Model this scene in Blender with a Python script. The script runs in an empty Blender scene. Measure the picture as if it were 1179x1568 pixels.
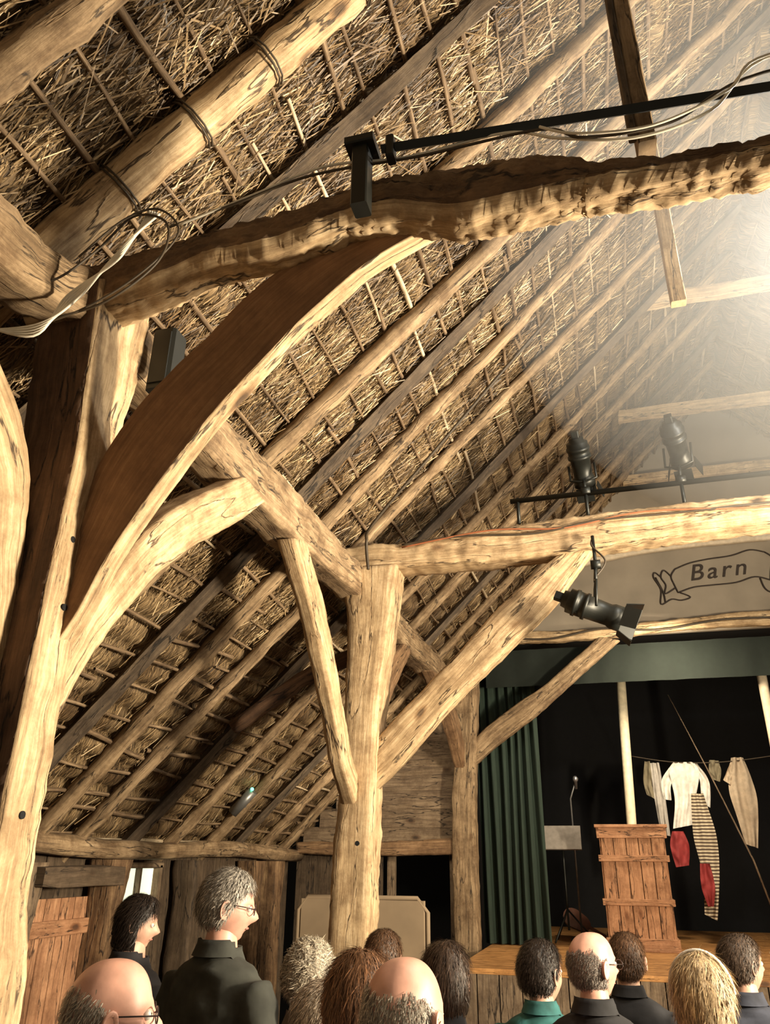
import bpy, math, random
import numpy as np
from mathutils import Vector, Matrix, noise
random.seed(7); rng=np.random.default_rng(7)
scene=bpy.context.scene
V=Vector
FLOOR=-0.15
# ---------------------------------------------------------------- materials
def newmat(name):
    m=bpy.data.materials.new(name); m.use_nodes=True
    nt=m.node_tree; b=nt.nodes['Principled BSDF']
    return m,nt,b
def N(nt,t,**k):
    n=nt.nodes.new(t)
    for a,v in k.items(): setattr(n,a,v)
    return n
def ramp(nt,stops):
    r=N(nt,'ShaderNodeValToRGB'); cr=r.color_ramp
    while len(cr.elements)<len(stops): cr.elements.new(.5)
    for e,(p,c) in zip(cr.elements,stops):
        e.position=p; e.color=(c[0],c[1],c[2],1)
    return r
def wood(name,dark,mid,light,gs=45.,rough=.8,bump=.5,cracks=True,blotch=.45):
    m,nt,b=newmat(name); L=nt.links.new
    tc=N(nt,'ShaderNodeTexCoord'); oi=N(nt,'ShaderNodeObjectInfo')
    mp=N(nt,'ShaderNodeMapping'); mp.inputs['Scale'].default_value=(2.6,gs,1)
    L(tc.outputs['UV'],mp.inputs['Vector'])
    cb=N(nt,'ShaderNodeCombineXYZ'); L(oi.outputs['Random'],cb.inputs[2])
    sc=N(nt,'ShaderNodeVectorMath',operation='SCALE'); L(cb.outputs[0],sc.inputs[0]); sc.inputs['Scale'].default_value=50
    L(sc.outputs[0],mp.inputs['Location'])
    n1=N(nt,'ShaderNodeTexNoise'); n1.inputs['Scale'].default_value=1; n1.inputs['Detail'].default_value=8; n1.inputs['Roughness'].default_value=.75
    L(mp.outputs[0],n1.inputs['Vector'])
    r=ramp(nt,[(.30,dark),(.5,mid),(.70,light)]); L(n1.outputs['Fac'],r.inputs[0])
    n2=N(nt,'ShaderNodeTexNoise'); n2.inputs['Scale'].default_value=5.5; n2.inputs['Detail'].default_value=8; n2.inputs['Roughness'].default_value=.75
    L(tc.outputs['Object'],n2.inputs['Vector'])
    r2=ramp(nt,[(.36,(1-blotch,1-blotch*1.1,1-blotch*1.2)),(.57,(1,1,1))]); L(n2.outputs['Fac'],r2.inputs[0])
    mx=N(nt,'ShaderNodeMix',data_type='RGBA',blend_type='MULTIPLY'); mx.inputs[0].default_value=1
    L(r.outputs[0],mx.inputs[6]); L(r2.outputs[0],mx.inputs[7])
    out=mx.outputs[2]; h=n1.outputs['Fac']
    if cracks:
        m3=N(nt,'ShaderNodeMapping'); m3.inputs['Scale'].default_value=(1.3,9,1); L(tc.outputs['UV'],m3.inputs['Vector']); L(sc.outputs[0],m3.inputs['Location'])
        n3=N(nt,'ShaderNodeTexNoise'); n3.inputs['Scale'].default_value=1; n3.inputs['Detail'].default_value=5; L(m3.outputs[0],n3.inputs['Vector'])
        r3=ramp(nt,[(.485,(1,1,1)),(.497,(.06,.045,.035)),(.503,(.06,.045,.035)),(.515,(1,1,1))]); L(n3.outputs['Fac'],r3.inputs[0])
        r4=ramp(nt,[(.44,(0,0,0)),(.52,(.95,.95,.95))]); L(n2.outputs['Fac'],r4.inputs[0])
        m4=N(nt,'ShaderNodeMix',data_type='RGBA',blend_type='MULTIPLY'); L(r4.outputs[0],m4.inputs[0])
        L(out,m4.inputs[6]); L(r3.outputs[0],m4.inputs[7]); out=m4.outputs[2]
        # knots
        m5=N(nt,'ShaderNodeMapping'); m5.inputs['Scale'].default_value=(2.2,4.5,1); L(tc.outputs['UV'],m5.inputs['Vector']); L(sc.outputs[0],m5.inputs['Location'])
        vo=N(nt,'ShaderNodeTexVoronoi'); vo.inputs['Scale'].default_value=1; L(m5.outputs[0],vo.inputs['Vector'])
        r5=ramp(nt,[(.05,(.12,.08,.06)),(.10,(.6,.5,.42)),(.15,(1,1,1))]); L(vo.outputs['Distance'],r5.inputs[0])
        m6=N(nt,'ShaderNodeMix',data_type='RGBA',blend_type='MULTIPLY'); m6.inputs[0].default_value=.85
        L(out,m6.inputs[6]); L(r5.outputs[0],m6.inputs[7]); out=m6.outputs[2]
        ad=N(nt,'ShaderNodeMath',operation='MULTIPLY'); L(h,ad.inputs[0]); L(r3.outputs[0],ad.inputs[1]); h=ad.outputs[0]
    L(out,b.inputs['Base Color']); b.inputs['Roughness'].default_value=rough
    bp=N(nt,'ShaderNodeBump'); bp.inputs['Strength'].default_value=bump; bp.inputs['Distance'].default_value=.012
    L(h,bp.inputs['Height']); L(bp.outputs[0],b.inputs['Normal'])
    return m
def plain(name,col,rough=.6,metal=0,var=.15,scale=20,bump=0,emit=None,es=0,stretch=None):
    m,nt,b=newmat(name); L=nt.links.new
    tc=N(nt,'ShaderNodeTexCoord'); n=N(nt,'ShaderNodeTexNoise'); n.inputs['Scale'].default_value=scale; n.inputs['Detail'].default_value=4
    src=tc.outputs['Object']
    if stretch:
        mp=N(nt,'ShaderNodeMapping'); mp.inputs['Scale'].default_value=stretch; L(src,mp.inputs[0]); src=mp.outputs[0]
    L(src,n.inputs['Vector'])
    r=ramp(nt,[(.3,tuple(c*(1-var) for c in col)),(.7,tuple(min(1,c*(1+var)) for c in col))]); L(n.outputs['Fac'],r.inputs[0])
    L(r.outputs[0],b.inputs['Base Color']); b.inputs['Roughness'].default_value=rough; b.inputs['Metallic'].default_value=metal
    if bump:
        bp=N(nt,'ShaderNodeBump'); bp.inputs['Strength'].default_value=bump; bp.inputs['Distance'].default_value=.01
        L(n.outputs['Fac'],bp.inputs['Height']); L(bp.outputs[0],b.inputs['Normal'])
    if emit:
        b.inputs['Emission Color'].default_value=(*emit,1); b.inputs['Emission Strength'].default_value=es
    return m
def stripes(name,c1,c2,sc):
    m,nt,b=newmat(name); L=nt.links.new
    tc=N(nt,'ShaderNodeTexCoord'); w=N(nt,'ShaderNodeTexWave',bands_direction='Z'); w.inputs['Scale'].default_value=sc; w.inputs['Distortion'].default_value=1.
    L(tc.outputs['Object'],w.inputs['Vector']); r=ramp(nt,[(.45,c1),(.55,c2)]); L(w.outputs['Fac'],r.inputs[0]); L(r.outputs[0],b.inputs['Base Color']); b.inputs['Roughness'].default_value=.9
    return m
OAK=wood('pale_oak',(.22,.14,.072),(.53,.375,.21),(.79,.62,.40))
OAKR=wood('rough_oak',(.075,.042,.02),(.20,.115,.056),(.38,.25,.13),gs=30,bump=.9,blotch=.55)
OAKD=wood('brown_oak',(.10,.055,.028),(.24,.14,.07),(.42,.27,.15))
OAKX=wood('dark_oak',(.05,.026,.014),(.115,.06,.03),(.20,.11,.06))
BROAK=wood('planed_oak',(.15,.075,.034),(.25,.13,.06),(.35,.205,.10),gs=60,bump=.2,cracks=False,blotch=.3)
POLE=wood('rafter_pole',(.10,.064,.034),(.30,.205,.115),(.53,.39,.235),gs=36,blotch=.55)
POLED=wood('dark_rafter',(.04,.03,.02),(.10,.07,.045),(.20,.145,.09),gs=36)
BATT=wood('batten_wood',(.06,.038,.02),(.17,.11,.06),(.42,.30,.18),gs=60,cracks=False)
BATTP=wood('pale_lath',(.35,.27,.17),(.55,.44,.3),(.75,.65,.48),gs=60,cracks=False)
PLANK=wood('wall_plank',(.09,.06,.038),(.20,.14,.088),(.32,.235,.15),gs=30)
PLANKD=wood('dark_plank',(.045,.03,.018),(.09,.06,.035),(.16,.11,.07),gs=30)
STAGEM=wood('stage_board',(.42,.20,.065),(.60,.30,.105),(.72,.40,.16),gs=30,rough=.45,bump=.1)
RED=wood('reddish_pine',(.30,.14,.07),(.45,.23,.12),(.60,.34,.19),gs=34)
STEEL=plain('black_steel',(.012,.013,.011),.45,.3)
BLACK=plain('black_drape',(.005,.005,.006),.95)
CABLE_D=plain('dark_cable',(.05,.035,.02),.6); CABLE_W=plain('white_cable',(.75,.70,.58),.5)
GREEN=plain('green_velvet',(.020,.036,.026),.9,var=.35,scale=6,stretch=(30,30,1))
PEL=plain('green_pelmet',(.006,.010,.007),.95)
PLASTER=plain('gable_board',(.26,.22,.17),.9,var=.15,scale=2.5)
SKIN=plain('skin',(.58,.34,.25),.5,var=.14,scale=25,bump=.1)
SKINR=plain('ruddy_skin',(.62,.34,.26),.45,var=.18,scale=18,bump=.1)
WHITE=plain('white_cloth',(.75,.72,.66),.9); TAN=plain('tan_board',(.30,.22,.14),.8,var=.12,scale=5)
def thatchmat():
    m,nt,b=newmat('thatch'); L=nt.links.new
    tc=N(nt,'ShaderNodeTexCoord'); mp=N(nt,'ShaderNodeMapping'); mp.inputs['Scale'].default_value=(120,8,1); mp.inputs['Rotation'].default_value=(0,0,.12)
    L(tc.outputs['UV'],mp.inputs[0])
    n=N(nt,'ShaderNodeTexNoise'); n.inputs['Scale'].default_value=1; n.inputs['Detail'].default_value=5; n.inputs['Distortion'].default_value=.6; L(mp.outputs[0],n.inputs['Vector'])
    r=ramp(nt,[(.32,(.045,.027,.012)),(.5,(.23,.15,.07)),(.68,(.54,.38,.20))]); L(n.outputs['Fac'],r.inputs[0])
    n2=N(nt,'ShaderNodeTexNoise'); n2.inputs['Scale'].default_value=2.6; n2.inputs['Detail'].default_value=5; L(tc.outputs['Object'],n2.inputs['Vector'])
    r2=ramp(nt,[(.36,(.42,.36,.30)),(.58,(1,1,1))]); L(n2.outputs['Fac'],r2.inputs[0])
    mx=N(nt,'ShaderNodeMix',data_type='RGBA',blend_type='MULTIPLY'); mx.inputs[0].default_value=1; L(r.outputs[0],mx.inputs[6]); L(r2.outputs[0],mx.inputs[7])
    L(mx.outputs[2],b.inputs['Base Color']); b.inputs['Roughness'].default_value=.7
    bp=N(nt,'ShaderNodeBump'); bp.inputs['Strength'].default_value=.9; bp.inputs['Distance'].default_value=.03; L(n.outputs['Fac'],bp.inputs['Height']); L(bp.outputs[0],b.inputs['Normal'])
    return m
THATCH=thatchmat()
def strawmat():
    m,nt,b=newmat('straw'); L=nt.links.new
    g=N(nt,'ShaderNodeNewGeometry'); r=ramp(nt,[(0,(.05,.03,.015)),(.5,(.22,.145,.07)),(.85,(.47,.33,.175)),(1,(.80,.64,.40))]); L(g.outputs['Random Per Island'],r.inputs[0])
    tc=N(nt,'ShaderNodeTexCoord'); n2=N(nt,'ShaderNodeTexNoise'); n2.inputs['Scale'].default_value=2.6; n2.inputs['Detail'].default_value=5; L(tc.outputs['Object'],n2.inputs['Vector'])
    r2=ramp(nt,[(.36,(.42,.36,.30)),(.58,(1,1,1))]); L(n2.outputs['Fac'],r2.inputs[0])
    mx=N(nt,'ShaderNodeMix',data_type='RGBA',blend_type='MULTIPLY'); mx.inputs[0].default_value=1; L(r.outputs[0],mx.inputs[6]); L(r2.outputs[0],mx.inputs[7])
    L(mx.outputs[2],b.inputs['Base Color']); b.inputs['Roughness'].default_value=.5
    return m
STRAW=strawmat()
# ---------------------------------------------------------------- mesh builder
class MB:
    def __init__(s): s.v=[];s.f=[];s.uv=[];s.mi=[];s.sm=[]
    def rings(s,rings,cap=True,m=0,smooth=True,closed=True):
        base=len(s.v); n=len(rings[0])
        for r in rings: s.v.extend([tuple(p) for p in r])
        per=[0]; r0=rings[len(rings)//2]
        for j in range(n): per.append(per[-1]+(V(r0[(j+1)%n])-V(r0[j])).length)
        al=[0]
        for i in range(len(rings)-1):
            al.append(al[-1]+(sum((V(p) for p in rings[i+1]),V())/n-sum((V(p) for p in rings[i]),V())/n).length)
        off=random.random()*20
        for i in range(len(rings)-1):
            for j in range(n if closed else n-1):
                k=(j+1)%n
                s.f.append((base+i*n+j,base+i*n+k,base+(i+1)*n+k,base+(i+1)*n+j))
                s.uv.append(((al[i]+off,per[j]+off),(al[i]+off,per[j+1]+off),(al[i+1]+off,per[j+1]+off),(al[i+1]+off,per[j]+off)))
                s.mi.append(m(j) if callable(m) else m); s.sm.append(smooth)
        if cap:
            for i,rv in ((0,True),(len(rings)-1,False)):
                idx=[base+i*n+j for j in range(n)]
                if rv: idx=idx[::-1]
                s.f.append(tuple(idx)); s.uv.append(tuple((s.v[q][0]*.3+s.v[q][1]*.3,s.v[q][2]) for q in idx)); s.mi.append(0 if callable(m) else m); s.sm.append(False)
    def tube(s,pts,rad,n=10,amp=0,m=0,sub=0,cap=True,fl=1.0):
        pts=[V(p) for p in pts]
        if not hasattr(rad,'__len__'): rad=[rad]*len(pts)
        if sub: pts,rad=cr3(pts,rad,sub)
        rings=[]; ref=None
        for i,p in enumerate(pts):
            t=(pts[min(i+1,len(pts)-1)]-pts[max(i-1,0)]).normalized()
            if ref is None: ref=V((0,0,1)) if abs(t.z)<.9 else V((1,0,0))
            a=t.cross(ref).normalized(); ref=a.cross(t).normalized()
            R=[]
            for j in range(n):
                an=2*math.pi*j/n; q=p+(a*math.cos(an)+ref*math.sin(an)*fl)*rad[i]
                if amp: q+= (q-p).normalized()*amp*(noise.noise(q*9)+.6*noise.noise(q*23))
                R.append(q)
            rings.append(R)
        s.rings(rings,cap,m)
    def box(s,c,sz,rot=None,m=0,ch=.004,amp=0):
        c=V(c); ax=max(range(3),key=lambda i:sz[i]); o=[i for i in range(3) if i!=ax]
        h=[x/2 for x in sz]; ch=min(ch,h[o[0]]*.5,h[o[1]]*.5)
        prof=[(-h[o[0]]+ch,-h[o[1]]),(h[o[0]]-ch,-h[o[1]]),(h[o[0]],-h[o[1]]+ch),(h[o[0]],h[o[1]]-ch),(h[o[0]]-ch,h[o[1]]),(-h[o[0]]+ch,h[o[1]]),(-h[o[0]],h[o[1]]-ch),(-h[o[0]],-h[o[1]]+ch)]
        if ax==1: prof=prof[::-1]
        rings=[]
        seg=max(1,int(sz[ax]/.15)) if amp else 1
        for i in range(seg+1):
            R=[]
            for a,b2 in prof:
                p=[0,0,0]; p[ax]=-h[ax]+sz[ax]*i/seg; p[o[0]]=a; p[o[1]]=b2; p=V(p)
                if amp: p+=V((noise.noise((p+c)*4),noise.noise((p+c)*4+V((9,9,9))),noise.noise((p+c)*4+V((5,1,3)))))*amp
                if rot is not None: p=rot@p
                R.append(c+p)
            rings.append(R)
        s.rings(rings,True,m,False)
    def revolve(s,prof,M,n=20,m=0,smooth=True):
        rings=[[M@V((r*math.cos(2*math.pi*j/n),r*math.sin(2*math.pi*j/n),h)) for j in range(n)] for r,h in prof]
        s.rings(rings,True,m,smooth)
    def done(s,name,mats,parent=None,coll=None):
        me=bpy.data.meshes.new(name); me.from_pydata(s.v,[],s.f)
        for mt in (mats if isinstance(mats,(list,tuple)) else [mats]): me.materials.append(mt)
        uvl=me.uv_layers.new(name='UVMap')
        flat=[c for f in s.uv for p in f for c in p]
        uvl.data.foreach_set('uv',flat)
        me.polygons.foreach_set('material_index',s.mi); me.polygons.foreach_set('use_smooth',s.sm)
        me.update(); o=bpy.data.objects.new(name,me); scene.collection.objects.link(o)
        if parent: o.parent=parent
        return o
def cr(pts,k):
    out=[]
    for i in range(len(pts)-1):
        p0=pts[max(i-1,0)];p1=pts[i];p2=pts[i+1];p3=pts[min(i+2,len(pts)-1)]
        for j in range(k):
            t=j/k
            out.append(tuple(.5*((2*b)+(-a+c)*t+(2*a-5*b+4*c-d)*t*t+(-a+3*b-3*c+d)*t**3) for a,b,c,d in zip(p0,p1,p2,p3)))
    out.append(tuple(pts[-1])); return out
def cr3(pts,rad,k):
    q=cr([(*p,r) for p,r in zip(pts,rad)],k)
    return [V(x[:3]) for x in q],[x[3] for x in q]
def resample(pts,n,smooth=True):
    if smooth and len(pts)>2: pts=cr(pts,8)
    d=[0]
    for a,b in zip(pts,pts[1:]): d.append(d[-1]+math.dist(a,b))
    out=[];k=0
    for i in range(n+1):
        t=d[-1]*i/n
        while k<len(d)-2 and d[k+1]<t: k+=1
        w=(t-d[k])/max(1e-9,d[k+1]-d[k]); out.append(tuple(a+(b-a)*w for a,b in zip(pts[k],pts[k+1])))
    return out
def slab(name,U,Lw,ax,c0,c1,mat,n=0,amp=.007,ch=.018,smooth=True,rough=1.,fine=0,k=5,lowf=1.,under=None):
    ln=sum(math.dist(a,b) for a,b in zip(U,U[1:])); n=n or max(6,int(ln/.03))
    u=resample(U,n,smooth); l=resample(Lw,n,smooth)
    B=MB(); rings=[]
    for a,b in zip(l,u):
        w=math.dist(a,b); T=abs(c1-c0); e0=min(.3,ch/max(w,1e-3)); t0=min(.3,ch/T)
        loc=[(e0+(1-2*e0)*i/k,0) for i in range(k+1)]+[(1,t0+(1-2*t0)*i/k) for i in range(k+1)]+[(1-e0-(1-2*e0)*i/k,1) for i in range(k+1)]+[(0,1-t0-(1-2*t0)*i/k) for i in range(k+1)]
        R=[]
        cen=((a[0]+b[0])/2,(c0+c1)/2,(a[1]+b[1])/2)
        for e,t in loc:
            s_=a[0]+(b[0]-a[0])*e; z=a[1]+(b[1]-a[1])*e; c=c0+(c1-c0)*t
            p=V((s_,c,z)); d=(p-V(cen)).normalized()
            if ax=='x': p=V((c,s_,z)); d=V((d.y,d.x,d.z))
            nn=lowf*noise.noise(V((p.x*5,p.y*5,p.z*5)))+.5*noise.noise(p*17)*rough+.3*noise.noise(p*45)*(rough-1)
            R.append(p+d*(amp*nn+fine*noise.noise(V((p.x*60,p.y*60,p.z*60)))))
        rings.append(R)
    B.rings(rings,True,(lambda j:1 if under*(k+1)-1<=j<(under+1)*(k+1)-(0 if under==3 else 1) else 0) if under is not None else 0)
    return B.done(name,mat)
def empty(name,loc=(0,0,0)):
    e=bpy.data.objects.new(name,None); e.location=loc; scene.collection.objects.link(e); return e
# ---------------------------------------------------------------- camera
def rotcam():
    pit,yaw,ro=math.radians(24.5),math.radians(15.6),math.radians(.6)
    F=V((-math.sin(yaw)*math.cos(pit),math.cos(yaw)*math.cos(pit),math.sin(pit)))
    R=V((math.cos(yaw),math.sin(yaw),0)); U=R.cross(F)
    r=R*math.cos(ro)+U*math.sin(ro); u=U*math.cos(ro)-R*math.sin(ro)
    return Matrix(((r.x,u.x,-F.x),(r.y,u.y,-F.y),(r.z,u.z,-F.z))).to_4x4()
cd=bpy.data.cameras.new('camera'); cd.sensor_fit='HORIZONTAL'; cd.sensor_width=36; cd.lens=36*1660/1664; cd.clip_start=.05
cam=bpy.data.objects.new('camera',cd); scene.collection.objects.link(cam); cam.matrix_world=Matrix.Translation((0,0,1.6))@rotcam(); scene.camera=cam
# ---------------------------------------------------------------- shell
Y0,Y1=-2.0,8.95
RX,RZ=1.6,6.93
BS=.19
s2=math.sqrt(.5)
B=MB(); B.box((1.6,3.5,FLOOR-.05),(10.6,11.4,.1)); B.done('floor',PLANKD)
def thatch(side,du,dv,name):
    Lv=(RX+3.95)/s2
    nu=int((Y1-Y0)/du); nv=int(Lv/dv)
    vs=[];uv=[]
    for i in range(nv+1):
        v=Lv*i/nv
        for j in range(nu+1):
            y=Y0+(Y1-Y0)*j/nu
            x=-3.95+v*s2; z=x+5.33
            d=.06*abs(math.sin(math.pi*v/BS))**.6-.02+.04*noise.noise(V((y*3,v*3,1)))+.024*noise.noise(V((y*14,v*9,4)))+.014*noise.noise(V((y*40,v*16,4)))
            px=x+d*s2; pz=z-d*s2
            if side>0: px=2*RX-px
            vs.append((px,y,pz)); uv.append((y,v))
    fs=[]
    for i in range(nv):
        for j in range(nu):
            a=i*(nu+1)+j; q=(a,a+1,a+nu+2,a+nu+1)
            fs.append(q if side<0 else q[::-1])
    me=bpy.data.meshes.new(name); me.from_pydata(vs,[],fs); me.materials.append(THATCH)
    ul=me.uv_layers.new(name='UVMap'); ul.data.foreach_set('uv',[c for f in fs for q in f for c in uv[q]])
    me.polygons.foreach_set('use_smooth',[True]*len(fs)); me.update()
    o=bpy.data.objects.new(name,me); scene.collection.objects.link(o); return o
CL_=thatch(-1,.04,.027,'ceiling_thatch_left'); CR_=thatch(1,.09,.06,'ceiling_thatch_right')
def straw(side,n,y0,y1,v0,v1,name,par,big=0):
    y=rng.uniform(y0,y1,n); v=rng.uniform(v0,v1,n); L=rng.uniform(.05,.15,n)+big*.08; w=rng.uniform(.0010,.0024,n)*(1+big*.5)
    an=rng.normal(0,.26+big*.35,n); ph=np.abs(np.sin(np.pi*v/BS)); out0=.016+.042*ph+rng.uniform(-.01,.014,n)+big*.012; out1=out0+rng.normal(0,.013,n)
    D=np.stack([s2*np.cos(an),np.sin(an),s2*np.cos(an)],1)
    S=np.stack([-s2*np.sin(an),np.cos(an),-s2*np.sin(an)],1)
    nrm=np.array([s2,0,-s2])
    C=np.stack([-3.95+v*s2,y,1.38+v*s2],1)
    A=C-D*L[:,None]/2+nrm*(out0[:,None]); Bp=C+D*L[:,None]/2+nrm*(out1[:,None])
    Sw=S*w[:,None]+nrm*rng.normal(0,.001,n)[:,None]
    P=np.stack([A-Sw,A+Sw,Bp+Sw,Bp-Sw],1).reshape(-1,3)
    if side>0: P[:,0]=2*RX-P[:,0]
    me=bpy.data.meshes.new(name); me.from_pydata(P.tolist(),[],np.arange(4*n).reshape(-1,4).tolist()); me.materials.append(STRAW)
    o=bpy.data.objects.new(name,me); scene.collection.objects.link(o); o.parent=par
straw(-1,95000,.6,5.6,2.3,7.6,'loose_straw',CL_); straw(-1,28000,2.5,8.9,.2,7.6,'loose_straw',CL_); straw(1,6000,1,8.8,1,7.6,'loose_straw',CR_); straw(-1,1800,.6,5.6,2.3,7.2,'loose_straw',CL_,1)
for side in (-1,1):
    B=MB()
    v=BS
    while v<7.75:
        y=Y0+random.random()*.5
        while y<Y1:
            l=random.uniform(.7,2.2); y2=min(Y1,y+l); r=random.uniform(.007,.016); j0=random.gauss(0,.028); j1=random.gauss(0,.028); pts=[]
            nseg=4 if side>0 else 10
            for k in range(nseg+1):
                t=k/nseg; yy=y+(y2-y)*t; vv=v+j0*(1-t)+j1*t+.03*noise.noise(V((yy*1.5,v*7,2)))
                x=-3.95+vv*s2+.058*s2; z=vv*s2+1.38-.058*s2
                if side>0: x=2*RX-x
                pts.append((x,yy,z))
            B.tube(pts,r,n=5,cap=False,amp=.004 if side<0 else 0,m=1 if random.random()<.10 else 0)
            if y2>=Y1: break
            y=y2-.08
        v+=BS
    B.done('roof_battens',[BATT,BATTP],CL_ if side<0 else CR_)
# rafters
def rafter(y,dy,r,mat,x0=-3.75,x1=1.6,side=-1,amp=.016,sq=False,name='rafter',bow=.05):
    B=MB(); pts=[];rad=[]
    n=90 if side<0 else 8; ph=random.random()*9
    for i in range(n+1):
        t=i/n; x=x0+(x1-x0)*t; z=5.19+x
        o=bow*noise.noise(V((x*.8,y*3,ph)))
        z+=.025*noise.noise(V((x*1.1,y,ph+5)))
        xx=x if side<0 else 2*RX-x
        pts.append((xx,y+dy*(t-.4)+o,z)); rad.append(r*(1.12-.3*t))
    B.tube(pts,rad,n=4 if sq else 12,amp=amp*(.4 if sq else 1))
    if sq: B.sm=[False]*len(B.sm)
    return B.done(name,mat)
rl=[(-.9,0,.06,POLE,0),(-.2,0,.06,POLE,0),(.45,.05,.055,POLE,0),(1.16,.05,.06,POLE,0),(1.66,.12,.078,OAK,0),(2.12,.2,.052,POLED,1),(2.75,.0,.05,POLE,0),(3.36,.25,.055,POLE,0),(3.86,-.1,.055,POLED,1),(4.32,-.25,.05,POLE,0),(4.86,.1,.045,POLE,0),(5.5,.15,.052,POLED,1),(6.1,.1,.045,POLE,0),(6.7,0,.05,POLE,0),(7.3,.1,.045,POLED,1),(7.9,0,.045,POLE,0),(8.45,0,.045,POLE,0)]
for y,dy,r,m,q in rl:
    rafter(y,dy,r,m,sq=bool(q)); 
    rafter(y+.1,0,r,POLE,side=1)
B=MB()
for x in (-1.45,-1.2,-.95,-.62,-.3,.1):
    t=(x+3.75)/5.35; c=V((x,1.66+.12*(t-.4),5.19+x)); T=V((1,0,1)).normalized(); a=V((0,1,0)); b=T.cross(a)
    for q in (0,.014):
        B.tube([c+T*q+(a*math.cos(k*.6283)+b*math.sin(k*.6283))*.092 for k in range(11)],.004,n=5)
B.done('rope_lashing',CABLE_D)
# arcade plate
def plate(x0,x1,name='arcade_plate'):
    ys=[Y0,0,1.2,1.55,1.75,2.6,3.3,4.0,4.8,6,7.4,8.85]; up=[3.3,3.3,3.31,3.34,3.42,3.40,3.45,3.45,3.46,3.44,3.46,3.44]; lo=[3.08,3.08,3.10,3.16,3.2,3.17,3.17,3.2,3.24,3.22,3.24,3.22]
    return slab(name,list(zip(ys,up)),list(zip(ys,lo)),'x',x0,x1,POLE,n=240,amp=.014,rough=1.6,fine=.004)
plate(-1.67,-1.48); plate(4.67,4.89)
def holes(mb,pts,ax,c,r=.011):
    for a,b in pts:
        if ax=='x': M=Matrix.Translation((c,a,b))@Matrix.Rotation(math.pi/2,4,'Y')
        else: M=Matrix.Translation((a,c,b))@Matrix.Rotation(math.pi/2,4,'X')
        mb.revolve([(r,-.01),(r,.004)],M,n=10)
pA=slab('arcade_post',[(1.68,FLOOR),(1.69,.8),(1.70,1.72),(1.70,2.3),(1.71,2.7),(1.69,3.0),(1.66,3.34)],[(1.93,FLOOR),(1.93,.8),(1.90,1.35),(1.855,1.55),(1.85,1.86),(1.86,2.2),(1.87,2.6),(1.92,2.95),(1.95,3.2),(1.95,3.5)],'x',-1.67,-1.44,[OAK,OAKX],n=160,amp=.010,rough=1.4,ch=.01,fine=.003,under=1)  # darker oak on the camera-side face paints in its shade
pC=slab('arcade_post',[(-1.40,FLOOR),(-1.40,1.07),(-1.38,1.85),(-1.37,2.22),(-1.34,2.62),(-1.28,3.05),(-1.23,3.44)],[(-1.65,FLOOR),(-1.64,1.06),(-1.62,1.67),(-1.59,2.11),(-1.58,2.63),(-1.58,3.07),(-1.64,3.44)],'y',4.73,4.97,OAK,n=150,amp=.012,rough=1.5,fine=.004)
slab('arcade_post',[(-1.40,FLOOR),(-1.39,2),(-1.36,2.6),(-1.32,3.3),(-1.27,3.9)],[(-1.65,FLOOR),(-1.64,2),(-1.6,2.6),(-1.6,3.3),(-1.6,3.68)],'y',8.62,8.82,POLE,n=90,amp=.012)
for y in (1.79,4.85,8.72):
    slab('arcade_post',[(4.9,FLOOR),(4.9,3.4)],[(4.66,FLOOR),(4.66,3.4)],'y',y-.12,y+.12,OAK,n=60,amp=.012)
# tie beam A (live edge)
tU=[(-1.75,3.42),(-1.55,3.45),(-1.35,3.48),(-1.12,3.50),(-.89,3.52),(-.67,3.55),(-.54,3.57),(-.25,3.555),(-.13,3.55),(0,3.53),(.13,3.47),(.3,3.43),(.6,3.42),(1.5,3.42),(3,3.45),(4.9,3.45)]
tL=[(-1.75,3.24),(-1.45,3.25),(-1.22,3.31),(-1.09,3.35),(-.87,3.355),(-.72,3.385),(-.6,3.41),(-.47,3.41),(-.35,3.37),(-.26,3.34),(-.11,3.34),(.12,3.345),(.21,3.34),(1.5,3.30),(3,3.26),(4.9,3.2)]
slab('tie_beam',tU,tL,'y',1.68,1.84,[OAKR,OAK],n=520,amp=.012,rough=1.9,ch=.035,fine=.010,k=9,lowf=.6,under=3)  # light on the underside is put into the colour as pale oak
k_=1.052
bu=[(-1.45,2.15),(-1.38,2.55),(-1.33,2.71),(-1.25,2.85),(-1.15,2.96),(-1.05,3.06),(-.93,3.19),(-.81,3.28),(-.66,3.34),(-.50,3.38)]
bl=[(-1.42,2.05),(-1.33,2.21),(-1.28,2.33),(-1.21,2.46),(-1.14,2.57),(-1.05,2.70),(-.96,2.82),(-.86,2.93),(-.75,3.05),(-.63,3.16),(-.51,3.25),(-.31,3.345)]
sc_=lambda P:[(x*k_,1.6+(z-1.6)*k_) for x,z in P]
slab('curved_brace',sc_(bu),sc_(bl),'y',1.79,1.862,[BROAK,OAK],n=140,amp=.003,ch=.004,fine=.001,under=3)  # pale oak below, brown elsewhere: lit underside painted by material
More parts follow.
